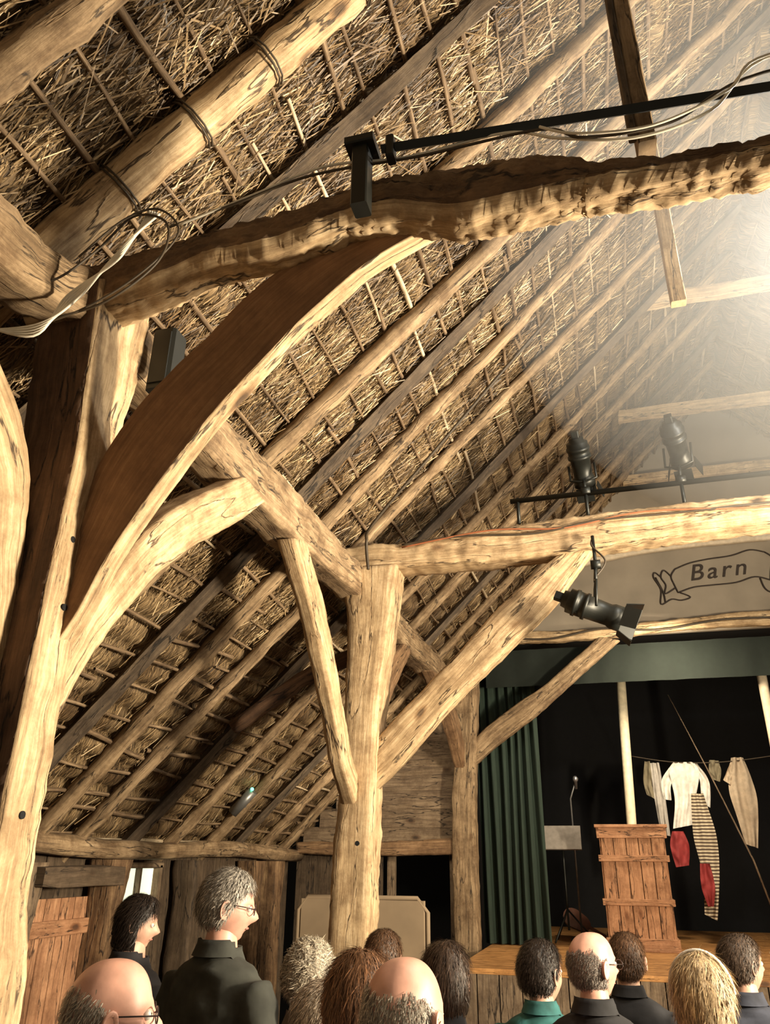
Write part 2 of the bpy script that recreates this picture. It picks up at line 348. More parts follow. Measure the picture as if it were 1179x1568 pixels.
# arcade braces
slab('arcade_brace',[(1.80,2.0),(1.91,2.27),(1.97,2.37),(2.07,2.52),(2.23,2.71),(2.43,2.89),(2.68,3.08),(2.84,3.20)],[(1.84,1.85),(1.96,2.12),(2.06,2.26),(2.15,2.38),(2.28,2.53),(2.48,2.70),(2.72,2.88),(3.10,3.18)],'x',-1.60,-1.46,OAK,amp=.010,fine=.003)
slab('arcade_brace',[(1.73,2.1),(1.70,2.45),(1.62,2.72),(1.40,2.92),(1.0,3.10)],[(1.68,1.95),(1.50,2.2),(1.38,2.45),(1.15,2.65),(.65,3.1)],'x',-1.66,-1.54,OAK,amp=.010,fine=.003)
slab('arcade_brace',[(4.80,2.05),(4.62,2.2),(4.50,2.36),(4.26,2.70),(3.99,3.0),(3.70,3.22)],[(4.78,1.88),(4.50,2.10),(4.40,2.24),(4.14,2.56),(3.87,2.85),(3.5,3.16)],'x',-1.58,-1.48,OAK,amp=.008,fine=.003)
slab('arcade_brace',[(4.92,2.2),(5.1,2.55),(5.5,2.95),(5.95,3.22)],[(4.92,2.0),(5.25,2.4),(5.6,2.75),(6.2,3.22)],'x',-1.60,-1.48,OAKD,amp=.010)
slab('arcade_brace',[(8.68,2.75),(8.3,3.05),(7.7,3.2),(7.2,3.26)],[(8.68,2.5),(8.2,2.8),(7.7,3.02),(7.0,3.24)],'x',-1.60,-1.48,OAKD,amp=.010)
# tie beam C
slab('tie_beam',[(-1.72,3.60),(-1.42,3.62),(-1.18,3.60),(-.82,3.63),(.05,3.68),(1.14,3.70),(3,3.68),(4.9,3.62)],[(-1.72,3.42),(-1.23,3.42),(-.82,3.42),(-.39,3.42),(.02,3.44),(1.11,3.50),(3,3.47),(4.9,3.42)],'y',4.75,4.95,OAK,n=330,amp=.012,rough=1.7,fine=.005,lowf=.8)
slab('knee_brace',[(-1.44,2.25),(-1.38,2.31),(-1.19,2.5),(-.85,2.82),(-.58,3.1),(-.27,3.36),(-.16,3.44)],[(-1.42,1.97),(-1.37,2.02),(-1.19,2.19),(-.86,2.53),(-.51,2.84),(-.21,3.12),(.06,3.45)],'y',4.79,4.91,OAK,n=90,amp=.008,fine=.003)
# tie beam D
slab('tie_beam',[(-1.3,3.97),(-.92,4.01),(-.05,4.0),(.9,4.05),(1.85,4.08),(4.5,4.05)],[(-1.3,3.87),(-.93,3.89),(-.05,3.88),(.9,3.93),(1.82,3.93),(4.5,3.9)],'y',8.66,8.78,OAK,n=200,amp=.018)
slab('knee_brace',[(-1.45,2.78),(-1.12,3.06),(-.6,3.39),(-.07,3.8),(.05,3.91)],[(-1.45,2.5),(-1.14,2.76),(-.62,3.12),(-.09,3.56),(.28,3.85)],'y',8.67,8.76,POLE,n=60,amp=.01)
slab('aisle_tie',[(-3.4,1.80),(-2.6,1.80),(-1.6,1.84)],[(-3.4,1.68),(-2.6,1.66),(-1.6,1.68)],'y',8.66,8.78,OAKD,amp=.012)
B=MB(); B.tube([(-1.62,5.02,2.9),(-2.0,5.03,2.75),(-2.5,5.05,2.45)],[.05,.055,.05],n=10,amp=.012,sub=4); B.done('aisle_brace',OAKX)
for y,z,x in ((5.6,5.95,.70),(7.1,5.75,.52),(8.7,5.80,.58)):
    B=MB(); B.box((1.6,y,z),(2*(1.6-x)+.1,.07,.12),amp=.012); B.done('collar_beam',OAK)
B=MB(); B.tube([(-3.42,y,1.68+.02*math.sin(y*2)) for y in np.linspace(Y0,8.8,30)],.065,n=12,amp=.02); B.done('wall_plate',POLE)
B=MB(); B.tube([(6.62,y,1.68) for y in np.linspace(Y0,8.8,12)],.065,n=10,amp=.02); B.done('wall_plate',POLE)
def boards(name,x,y0,y1,z0,z1,mat,hole=None,w=.18):
    B=MB(); y=y0
    while y<y1-.01:
        a,b=y,min(y1,y+w)
        segs=[(z0,z1)]
        if hole and a<hole[1] and b>hole[0]: segs=[(z0,hole[2]),(hole[3],z1)]
        for s0,s1 in segs: B.box((x+random.uniform(-.004,.004),(a+b)/2,(s0+s1)/2),(.03,b-a-.006,s1-s0))
        y+=w
    return B.done(name,mat)
boards('wall_left',-3.55,Y0,8.8,FLOOR,1.74,PLANKD,hole=(5.5,6.04,1.24,1.56))
boards('wall_right',6.75,Y0,8.8,FLOOR,1.74,PLANKD)
e=empty('window_1'); B=MB()
for c,s in (((-3.54,5.77,1.24),(.07,.6,.04)),((-3.54,5.77,1.56),(.07,.6,.04)),((-3.54,5.5,1.4),(.07,.04,.32)),((-3.54,6.04,1.4),(.07,.04,.32)),((-3.54,5.77,1.4),(.05,.025,.32))): B.box(c,s)
B.done('frame',PLANK,e); B=MB(); B.box((-3.57,5.77,1.4),(.01,.56,.34)); B.done('pane',plain('daylit_glass',(.6,.65,.5),.3,emit=(.75,.8,.6),es=1.2),e)
B=MB()
for i in range(5): B.box((-3.49,4.42+i*.15,.62),(.03,.142,1.5),amp=.003)
for z in (.2,1.2): B.box((-3.46,4.72,z),(.03,.74,.09))
B.done('door_1',RED)
for y,m,h in ((4.25,PLANK,1.58),(5.15,OAKR,1.6),(7.5,OAKR,1.6),(8.0,OAKR,1.6),(6.3,PLANKD,1.6)):
    slab('wall_post',[(y+.1,FLOOR),(y+.08,.8),(y+.09,1.3),(y+.15,h)],[(y-.1,FLOOR),(y-.09,.8),(y-.08,1.3),(y-.1,h)],'x',-3.5,-3.3,m,amp=.015)
B=MB(); B.box((-3.3,4.7,1.50),(.12,.85,.11),amp=.015); B.done('door_lintel',PLANKD)
def polywall(name,pts,y,th,mat):
    B=MB()
    fr=[(p[0],y,p[1]) for p in pts]; bk=[(p[0],y+th,p[1]) for p in pts]
    B.rings([bk,fr],True,0,False); return B.done(name,mat)
polywall('wall_back_gable',[(-1.45,3.95),(4.65,3.95),(1.6,7.0)],8.86,.05,PLASTER)
B=MB(); z=1.76
while z<3.6:
    x0=max(-3.5,z+.19-5.33); B.box(((x0-1.6)/2,8.84,z+.095),(-1.6-x0,.03,.2),rot=Matrix.Rotation(-.06,3,'X'),amp=.004); z+=.19
B.done('wall_back_planks',PLANK)
B=MB(); B.box((-2.95,8.85,.8),(1.0,.03,1.9)); B.box((5.7,8.85,1.5),(1.9,.03,3.3)); B.done('wall_back_lower',PLANKD)
B=MB(); B.box((-1.68,8.84,.8),(.06,.06,1.9)); B.box((-2.35,8.84,.8),(.09,.06,1.9)); B.box((-2.0,8.84,1.71),(.75,.06,.06)); B.done('door_2_frame',PLANK)
B=MB(); B.box((-3.2,10.2,1.6),(3.0,.05,3.6)); B.done('passage_dark_backdrop',BLACK)  # black sheet standing in for the darkness beyond the doorway
e=empty('folding_screen'); B=MB(); B.box((-1.97,6.5,.6),(1.02,.03,1.46),ch=.012); B.done('panel',TAN,e)
B=MB(); B.tube([(-2.5,6.5,FLOOR),(-2.5,6.5,1.25),(-2.42,6.5,1.345),(-1.52,6.5,1.345),(-1.44,6.5,1.25),(-1.44,6.5,FLOOR)],.018,n=8); B.done('frame',TAN,e)
# ---------------------------------------------------------------- stage
e=empty('stage'); B=MB(); y=7.1
while y<12.0: B.box((1.6,y+.07,.81),(5.9,.138,.04),ch=.003); y+=.14
B.done('deck',STAGEM,e); B=MB()
for i in range(33): B.box((-1.27+i*.18,7.12,.32),(.172,.03,.95),ch=.003)
B.done('riser',PLANK,e)
B=MB(); B.box((-1.34,9.5,.32),(.04,4.8,.94)); B.box((4.56,9.5,.32),(.04,4.8,.94)); B.done('side',PLANKD,e)
B=MB(); B.box((1.6,12.25,2.0),(6.4,.05,4.3)); B.box((-1.55,10.6,2.0),(.05,3.3,4.3)); B.box((4.75,10.6,2.0),(.05,3.3,4.3)); B.done('wall_stage_backdrop',BLACK)
B=MB(); B.box((1.6,10.6,4.2),(6.4,3.4,.05)); B.done('ceiling_stage',BLACK)
def sheet(name,x0,x1,z0,z1,y,mat,folds,amp,n=90,rows=14,flare=.0):
    B=MB(); R=[]
    for i in range(rows+1):
        t=i/rows; z=z1+(z0-z1)*t
        R.append([(x0+(x1-x0)*j/n+flare*t*(j/n-.5), y+amp*(.5+.5*t)*math.sin(folds*2*math.pi*j/n+1.2*math.sin(t*2+j*.07))+.02*noise.noise(V((j*.1,t*3,1))), z) for j in range(n+1)])
    B.rings(R,False,0,True,closed=False); return B.done(name,mat)
sheet('stage_curtain',-1.42,-.72,.84,3.8,9.15,GREEN,7,.05,n=120)
sheet('stage_curtain',3.9,4.6,.84,3.8,9.15,GREEN,9,.05,n=60)
sheet('stage_pelmet',-1.25,4.5,3.44,3.86,8.9,PEL,20,.006,n=300,rows=4)
# lectern
e=empty('planked_lectern'); B=MB(); cx,cy=.17,9.25
for k in range(4):
    rot=Matrix.Rotation(k*math.pi/2,3,'Z')
    for i in range(5):
        B.box(V((cx,cy,0))+rot@V((-.248+i*.124,-.31,1.38)),(.118,.025,1.08),rot=rot,ch=.003)
    for z,h in ((.90,.09),(1.26,.06),(1.66,.06),(1.9,.1)):
        B.box(V((cx,cy,0))+rot@V((0,-.332,z)),(.69,.022,h),rot=rot,ch=.003)
B.done('staves',RED,e); B=MB(); B.box((cx,cy,1.965),(.72,.72,.03)); B.box((cx,cy,.845),(.7,.7,.03)); B.done('top',RED,e)
B=MB(); B.tube([(.17,9.68,.83),(.20,9.68,1.9),(.28,9.66,3.9)],.055,n=10,amp=.004); B.done('mast_pole',plain('cream_paint',(.8,.7,.5),.5))
B=MB(); B.tube([(1.72,9.1,.84),(1.72,9.1,3.8)],.05,n=10); B.revolve([(.001,.83),(.3,.83),(.3,.85),(.05,.87),(.001,.87)],Matrix.Translation((1.62,9.1,0))); B.done('stage_post',plain('cream_paint_b',(.7,.58,.42),.5))
B=MB(); B.tube([(.3,10,2.78),(.8,10,2.70),(1.4,10,2.70),(2.2,10,2.8)],.006,n=5,sub=6); B.done('washing_line',CABLE_D)
B=MB(); B.tube([(.79,9.8,3.45),(1.1,9.8,2.6),(1.42,9.8,1.66),(1.6,9.8,.86)],[.005,.007,.010,.013],n=6); B.done('fishing_rod',PLANK)
def cloth(B,Lp,Rp,y,m=0,folds=3,amp=.02,n=14):
    a=resample(Lp,24); b=resample(Rp,24); ph=random.random()*6
    R=[[(p[0]+(q[0]-p[0])*j/n,y+amp*math.sin(folds*6.28*j/n+ph+i*.05)+.03*noise.noise(V((i*.2,j*.3,ph))),p[1]+(q[1]-p[1])*j/n) for j in range(n+1)] for i,(p,q) in enumerate(zip(a,b))]
    B.rings(R,False,m,True,closed=False)
B=MB(); cloth(B,[(.76,2.70),(.70,2.6),(.72,2.3),(.66,1.98)],[(.96,2.70),(1.03,2.6),(.95,2.3),(.88,2.02)],10)
cloth(B,[(.76,2.70),(.60,2.5),(.60,2.3)],[(.80,2.6),(.70,2.45),(.68,2.28)],10.01,folds=1); cloth(B,[(.96,2.7),(1.02,2.5),(1.0,2.25)],[(1.02,2.68),(1.12,2.48),(1.09,2.2)],10.01,folds=1); B.done('hanging_shirt',WHITE)
B=MB(); cloth(B,[(.50,2.7),(.5,2.3),(.52,1.92)],[(.6,2.7),(.62,2.3),(.62,1.9)],10,folds=2); B.done('hanging_scarf',plain('grey_cloth',(.45,.42,.38),.9))
B=MB(); cloth(B,[(.90,2.35),(.86,1.9),(.90,1.5),(.86,1.12)],[(1.03,2.35),(1.10,1.9),(1.07,1.5),(.98,1.06)],9.95,folds=2); B.done('striped_trousers',stripes('stripe_cloth',(.6,.52,.38),(.10,.07,.05),9))
B=MB(); cloth(B,[(.64,1.95),(.60,1.8),(.63,1.58)],[(.76,1.95),(.8,1.8),(.77,1.6)],9.93,folds=1); cloth(B,[(.88,1.62),(.86,1.4),(.90,1.2)],[(.98,1.62),(1.0,1.4),(.96,1.2)],9.88,folds=1); B.done('red_stockings',plain('red_cloth',(.28,.03,.03),.8))
B=MB(); cloth(B,[(1.40,2.74),(1.32,2.4),(1.36,2.1),(1.40,1.82)],[(1.53,2.74),(1.60,2.4),(1.58,2.1),(1.52,1.78)],10,folds=2); cloth(B,[(1.40,2.72),(1.28,2.5)],[(1.42,2.6),(1.36,2.42)],10.01,folds=1); B.done('hanging_coat',plain('beige_cloth',(.50,.40,.29),.9))
B=MB(); cloth(B,[(1.16,2.72),(1.14,2.6),(1.17,2.5)],[(1.26,2.71),(1.27,2.6),(1.24,2.48)],10,folds=1); cloth(B,[(.44,2.72),(.40,2.5),(.42,2.35)],[(.5,2.72),(.50,2.5),(.5,2.3)],10.02,folds=1); B.done('hanging_cap',plain('olive_cloth',(.20,.17,.11),.9))
e=empty('music_stand'); B=MB(); B.box((-.57,9.6,1.87),(.42,.03,.26),rot=Matrix.Rotation(-.3,3,'X')); B.done('sheet_music',plain('paper',(.26,.23,.20),.8),e)
B=MB(); B.tube([(-.57,9.62,.95),(-.57,9.62,1.85)],.012,n=8)
for a in (0,2.1,4.2): B.tube([(-.57,9.62,1.15),(-.57+.28*math.cos(a),9.62+.28*math.sin(a),.845)],.01,n=6)
B.done('tripod',STEEL,e)
GM=plain('grey_metal',(.25,.25,.25),.4,.6)
e=empty('microphone_stand'); B=MB(); B.tube([(-.45,9.85,.84),(-.45,9.85,2.3),(-.38,9.75,2.46)],.01,n=8); B.revolve([(.001,.83),(.13,.83),(.13,.85),(.001,.86)],Matrix.Translation((-.45,9.95,0))); B.done('stand',GM,e)
B=MB(); B.revolve([(.001,-.09),(.015,-.09),(.02,0),(.03,.01),(.034,.035),(.02,.06),(.001,.065)],Matrix.Translation((-.37,9.72,2.48))@Matrix.Rotation(.6,4,'X')); B.done('microphone',plain('mic_metal',(.4,.4,.42),.35,.8),e)
e=empty('guitar'); B=MB(); o=[]
M=Matrix.Translation((-.50,10.3,1.0))@Matrix.Rotation(.5,4,'Y')@Matrix.Rotation(math.radians(75),4,'X')@Matrix.Scale(.8,4)
for k in range(28):
    a=2*math.pi*k/28; r=.15+.035*math.cos(2*a)-.02*math.cos(a); o.append((r*math.cos(a)*1.1,r*math.sin(a)))
B.rings([[M@V((p[0],p[1],-.04)) for p in o],[M@V((p[0],p[1],.04)) for p in o]],True,0,False)
MR=Matrix.Rotation(.5,3,'Y')@Matrix.Rotation(math.radians(75),3,'X')
B.box(M@V((.38,0,.045)),(.36,.035,.015),rot=MR); B.box(M@V((.63,0,.045)),(.08,.055,.015),rot=MR); B.done('body',plain('guitar_red',(.25,.09,.045),.4),e)
# Barn sign ribbon
e=empty('barn_sign'); INK=plain('sign_ink',(.03,.02,.015),.8)
B=MB(); yy=8.845
def ln(p,r=.008): B.tube([(x,yy,z) for x,z in p],r,n=5,sub=5)
ln([(.98,4.68),(1.15,4.74),(1.35,4.77),(1.6,4.79),(1.8,4.84),(1.95,4.80)]); ln([(.98,4.40),(1.15,4.45),(1.35,4.46),(1.6,4.47),(1.8,4.52),(1.95,4.47)])
ln([(.98,4.68),(.93,4.6),(.95,4.5),(.98,4.40)]); ln([(.93,4.6),(.86,4.68),(.82,4.6),(.86,4.5),(.84,4.4),(.96,4.46)]); ln([(.82,4.6),(.76,4.66),(.74,4.6),(.80,4.45),(.78,4.28),(.9,4.33),(1.0,4.31),(1.1,4.34),(1.0,4.40)])
ln([(.76,4.60),(.82,4.42),(.83,4.30)]); ln([(1.95,4.80),(2.02,4.72),(1.98,4.6),(1.95,4.47)]); ln([(1.98,4.6),(2.15,4.7),(2.2,4.5),(2.1,4.3),(1.9,4.35),(1.85,4.5)])
B.done('scroll',INK,e)
cu=bpy.data.curves.new('barn_lettering','FONT'); cu.body='Barn'; cu.size=.27; cu.shear=.3; cu.space_character=1.25; cu.extrude=.004; cu.materials.append(INK)
o=bpy.data.objects.new('lettering',cu); scene.collection.objects.link(o); o.parent=e; o.location=(1.12,8.848,4.53); o.rotation_euler=(math.pi/2,-.05,0)
slab('trim_gable_board',[(-.35,4.88),(.78,5.03),(2.6,5.06)],[(-.45,4.72),(.78,4.90),(2.6,4.93)],'y',8.78,8.855,plain('beige_board',(.6,.5,.37),.8),amp=.003)
# ---------------------------------------------------------------- steel bar, cables, fixtures
e=empty('steel_lighting_bar'); B=MB()
B.tube([(-.47,1.60,3.57),(.64,1.70,3.595),(2.6,1.88,3.64),(4.6,2.05,3.68)],.018,n=4); B.sm=[False]*len(B.sm)
B.box((-.53,1.60,3.46),(.05,.06,.24)); B.box((-.53,1.6,3.59),(.09,.09,.03)); B.box((-.44,1.6,3.56),(.025,.045,.08)); B.done('bar',STEEL,e)
e=empty('hanging_strut'); B=MB(); B.box((.30,1.78,4.5),(.05,.09,1.95),amp=.004); B.done('strut',POLE,e); B=MB(); B.box((.262,1.74,4.5),(.022,.03,1.9)); B.done('rail',POLED,e)
e=empty('hanging_strut'); B=MB(); B.box((.56,3.2,4.9),(.07,.05,1.70),amp=.004); B.done('strut',OAK,e)
def cable(name,pts,r,mat): B=MB(); B.tube(pts,r,n=6,sub=8); return B.done(name,mat)
cable('power_cable',[(-1.15,1.62,3.46),(-.9,1.62,3.52),(-.66,1.62,3.575),(-.4,1.63,3.55),(-.1,1.63,3.56),(.05,1.62,3.48),(.25,1.62,3.42),(.45,1.62,3.46),(.65,1.62,3.62),(1.2,1.7,3.6),(3,1.75,3.6)],.0045,CABLE_W)
cable('power_cable',[(-1.2,1.63,3.47),(-.95,1.62,3.50),(-.7,1.62,3.55),(-.35,1.62,3.53),(0,1.62,3.53),(.12,1.61,3.45),(.35,1.62,3.45),(.6,1.62,3.56),(1.2,1.7,3.62),(3,1.75,3.6)],.0045,CABLE_D)
cable('power_cable',[(.0,1.61,3.53),(.1,1.6,3.46),(.3,1.6,3.43),(.5,1.6,3.50),(.62,1.6,3.60),(1.1,1.65,3.63)],.004,CABLE_W)
for k in range(5):
    j=k*.010
    cable('white_cable',[(-1.20-j,1.58,3.48+j*.6),(-1.27-j*.3,1.56,3.38-j),(-1.33+j*.5,1.54,3.26),(-1.40-j,1.53,3.14+j*.5),(-1.50,1.5,3.04-j),(-1.7,1.45,3.02+j)],.0042,CABLE_W)
cable('dark_cable_loop',[(-1.5,1.55,3.1),(-1.30,1.54,3.12),(-1.16,1.56,3.26),(-1.16,1.57,3.42),(-1.28,1.56,3.47),(-1.38,1.54,3.33),(-1.5,1.5,3.2),(-1.7,1.45,3.2)],.004,CABLE_D)
cable('dark_cable_loop',[(-1.6,1.52,3.05),(-1.40,1.54,3.10),(-1.22,1.56,3.22),(-1.12,1.58,3.38),(-1.2,1.57,3.49),(-1.30,1.54,3.44),(-1.42,1.52,3.30)],.0035,CABLE_D)
e=empty('wall_loudspeaker'); B=MB(); B.box((-1.38,2.0,3.22),(.09,.09,.25),ch=.01); B.box((-1.38,1.952,3.22),(.07,.006,.21)); B.done('cabinet',STEEL,e)
e=empty('scaffold_bar'); B=MB(); B.tube([(-.45,4.78,3.84),(4.6,4.78,3.88)],.018,n=10)
for x in (-.4,.05,.65,1.8,3.2): B.tube([(x,4.78,3.67),(x,4.78,3.86)],.012,n=8)
B.done('tube',STEEL,e)
cable('tie_cable',[(-1.2,4.735,3.58),(-.8,4.73,3.60),(-.3,4.73,3.57),(.1,4.73,3.62),(.6,4.73,3.62),(1.2,4.73,3.63),(2.5,4.73,3.63)],.007,CABLE_D)
cable('tie_cable',[(-1.2,4.735,3.56),(-.6,4.725,3.62),(-.1,4.73,3.59),(.4,4.73,3.65),(1.2,4.73,3.60),(2.5,4.73,3.6)],.006,plain('red_cable',(.3,.1,.04),.6))
cable('tie_cable',[(-1.1,8.64,3.97),(-.5,8.63,3.9),(.1,8.63,3.98),(.7,8.63,3.93),(1.4,8.63,4.0),(2.4,8.63,3.96)],.012,CABLE_D)
cable('roof_conduit',[(-1.42,4.68,3.4),(-1.43,4.66,3.60),(-1.35,4.55,3.68),(-.9,4.45,4.12),(-.4,4.36,4.62),(-.05,4.3,4.96)],.011,CABLE_D)
LENS=plain('lamp_lens',(.6,.55,.45),.15,emit=(1,.8,.5),es=.12)
def spotlight(loc,aim,s=1.,hang=None):
    e=empty('stage_spotlight'); d=(V(aim)-V(loc)).normalized(); q=d.to_track_quat('Z','Y').to_matrix().to_4x4(); M=Matrix.Translation(loc)@q@Matrix.Scale(s,4)
    B=MB(); B.revolve([(.001,-.2),(.05,-.2),(.055,-.17),(.075,-.165),(.075,-.13),(.082,-.13),(.082,-.11),(.075,-.11),(.075,-.07),(.082,-.07),(.082,-.05),(.07,-.05),(.065,.08),(.075,.1),(.075,.16),(.068,.16),(.06,.13)],M,n=24)
    for a in (0,math.pi/2,math.pi,-math.pi/2):
        R=q.to_3x3()@Matrix.Rotation(a,3,'Z')@Matrix.Rotation(.35,3,'X'); B.box(M@(Matrix.Rotation(a,3,'Z')@V((0,-.1,.2))),(.12*s,.004,.1*s),rot=R,ch=.001)
    B.box(M@V((0,0,-.22)),(.05*s,.05*s,.06*s),rot=q.to_3x3())
    B.done('housing',STEEL,e); B=MB(); B.revolve([(.001,.128),(.062,.128),(.062,.134),(.001,.136)],M,n=24); B.done('lens',LENS,e)
    if hang:
        side=d.cross(V((0,0,1))).normalized(); h=V(hang); up=(h-V(loc)).normalized(); l=(h-V(loc)).length
        B=MB(); B.tube([V(loc)+side*.09*s,V(loc)+side*.09*s+up*l*.55,V(loc)+up*l*.65,V(loc)-side*.09*s+up*l*.55,V(loc)-side*.09*s],.009*s,n=6); B.tube([V(loc)+up*l*.6,h],.012*s,n=8); B.revolve([(.03*s,-.03),(.03*s,.03)],Matrix.Translation(h)@Matrix.Rotation(math.pi/2,4,'Y'),n=10); B.done('yoke',STEEL,e)
    return e
spotlight((.03,4.55,2.97),(.7,4.6,2.66),1.0,hang=(.06,4.62,3.28)); cable('spotlight_lead',[(.06,4.6,3.2),(.12,4.62,3.3),(.05,4.66,3.42),(.06,4.72,3.5)],.006,CABLE_D)
B=MB(); B.tube([(.06,4.62,3.25),(.06,4.70,3.50)],.012,n=6); B.done('spotlight_hanger',STEEL)
spotlight((.04,4.78,4.06),(.1,5.2,3.6),.95,hang=(.05,4.78,3.86)); spotlight((.66,4.78,4.12),(.8,5.3,3.8),.95,hang=(.65,4.78,3.87))
e=empty('emergency_lamp'); B=MB(); B.tube([(-3.2,6.6,1.98),(-3.02,6.6,2.16)],.045,n=12); B.box((-3.12,6.62,2.05),(.05,.05,.05)); B.done('body',GM,e); B=MB(); B.revolve([(.001,0),(.014,0),(.014,.01),(.001,.012)],Matrix.Translation((-3.01,6.56,2.17))@Matrix.Rotation(math.pi/2,4,'X')); B.done('led',plain('green_led',(.1,.8,.4),.4,emit=(.1,1,.5),es=6),e)
B=MB(); holes(B,[(1.79,3.33),(1.76,2.45),(1.78,2.25),(1.77,1.7)],'x',-1.441,.010); B.done('peg_holes',BLACK,pA)
B=MB(); holes(B,[(-1.5,1.95),(-1.47,1.7),(-1.53,2.3)],'y',4.732,.014); B.done('peg_holes',BLACK,pC)
# ---------------------------------------------------------------- people
HAIRM={}
def hairmat(c):
    if c not in HAIRM:
        m,nt,b=newmat('hair_%d'%len(HAIRM)); g=N(nt,'ShaderNodeNewGeometry')
        r=ramp(nt,[(0,tuple(x*.45 for x in c)),(.6,c),(1,tuple(min(1,x*1.7) for x in c))]); nt.links.new(g.outputs['Random Per Island'],r.inputs[0]); nt.links.new(r.outputs[0],b.inputs['Base Color']); b.inputs['Roughness'].default_value=.5
        HAIRM[c]=m
    return HAIRM[c]
CL={}
def clothmat(c):
    if c not in CL: CL[c]=plain('garment_%d'%len(CL),c,.9,var=.5,scale=9,bump=.3)
    return CL[c]
EYEW=plain('eye_white',(.7,.66,.62),.2); EYED=plain('eye_dark',(.04,.03,.02),.1); LIP=plain('lips',(.45,.18,.14),.5); GLM=plain('glasses_frame',(.03,.02,.02),.3)
TROU=plain('trousers',(.03,.035,.05),.9)
def sst(a,b,x): t=max(0,min(1,(x-a)/(b-a))); return t*t*(3-2*t)
def headpos(d):
    x,y,z=d
    if z>0:
        hh=math.sqrt(x*x+y*y)+1e-6; k=hh**.78/hh; x*=k; y*=k
    X=x*.075; Y=y*.096; Z=z*.115
    if z<0: X*=1-.30*z*z; 
    if z<-.2 and y<0: Y*=1-.35*sst(-.2,-1,z)
    if y<0 and z>0: Y*=1+.06*math.sin(math.pi*min(1,z))
    if y>.2: Y*=1-.06*sst(.2,1,y)*(1-abs(z))
    g=lambda cx,cz,sx,sz: math.exp(-((X-cx)/sx)**2-((Z-cz)/sz)**2)
    if y>0:
        Y+=.026*g(0,-.022,.011,.017)+.012*g(0,.0,.009,.02)
        Y-=.011*(g(.03,.008,.015,.012)+g(-.03,.008,.015,.012))
        Y+=.006*(g(.028,.028,.022,.008)+g(-.028,.028,.022,.008))
        Y+=.006*g(0,-.058,.02,.006)+.010*g(0,-.092,.02,.015)+.004*(g(.04,-.03,.02,.02)+g(-.04,-.03,.02,.02))
    return V((X,Y,Z))
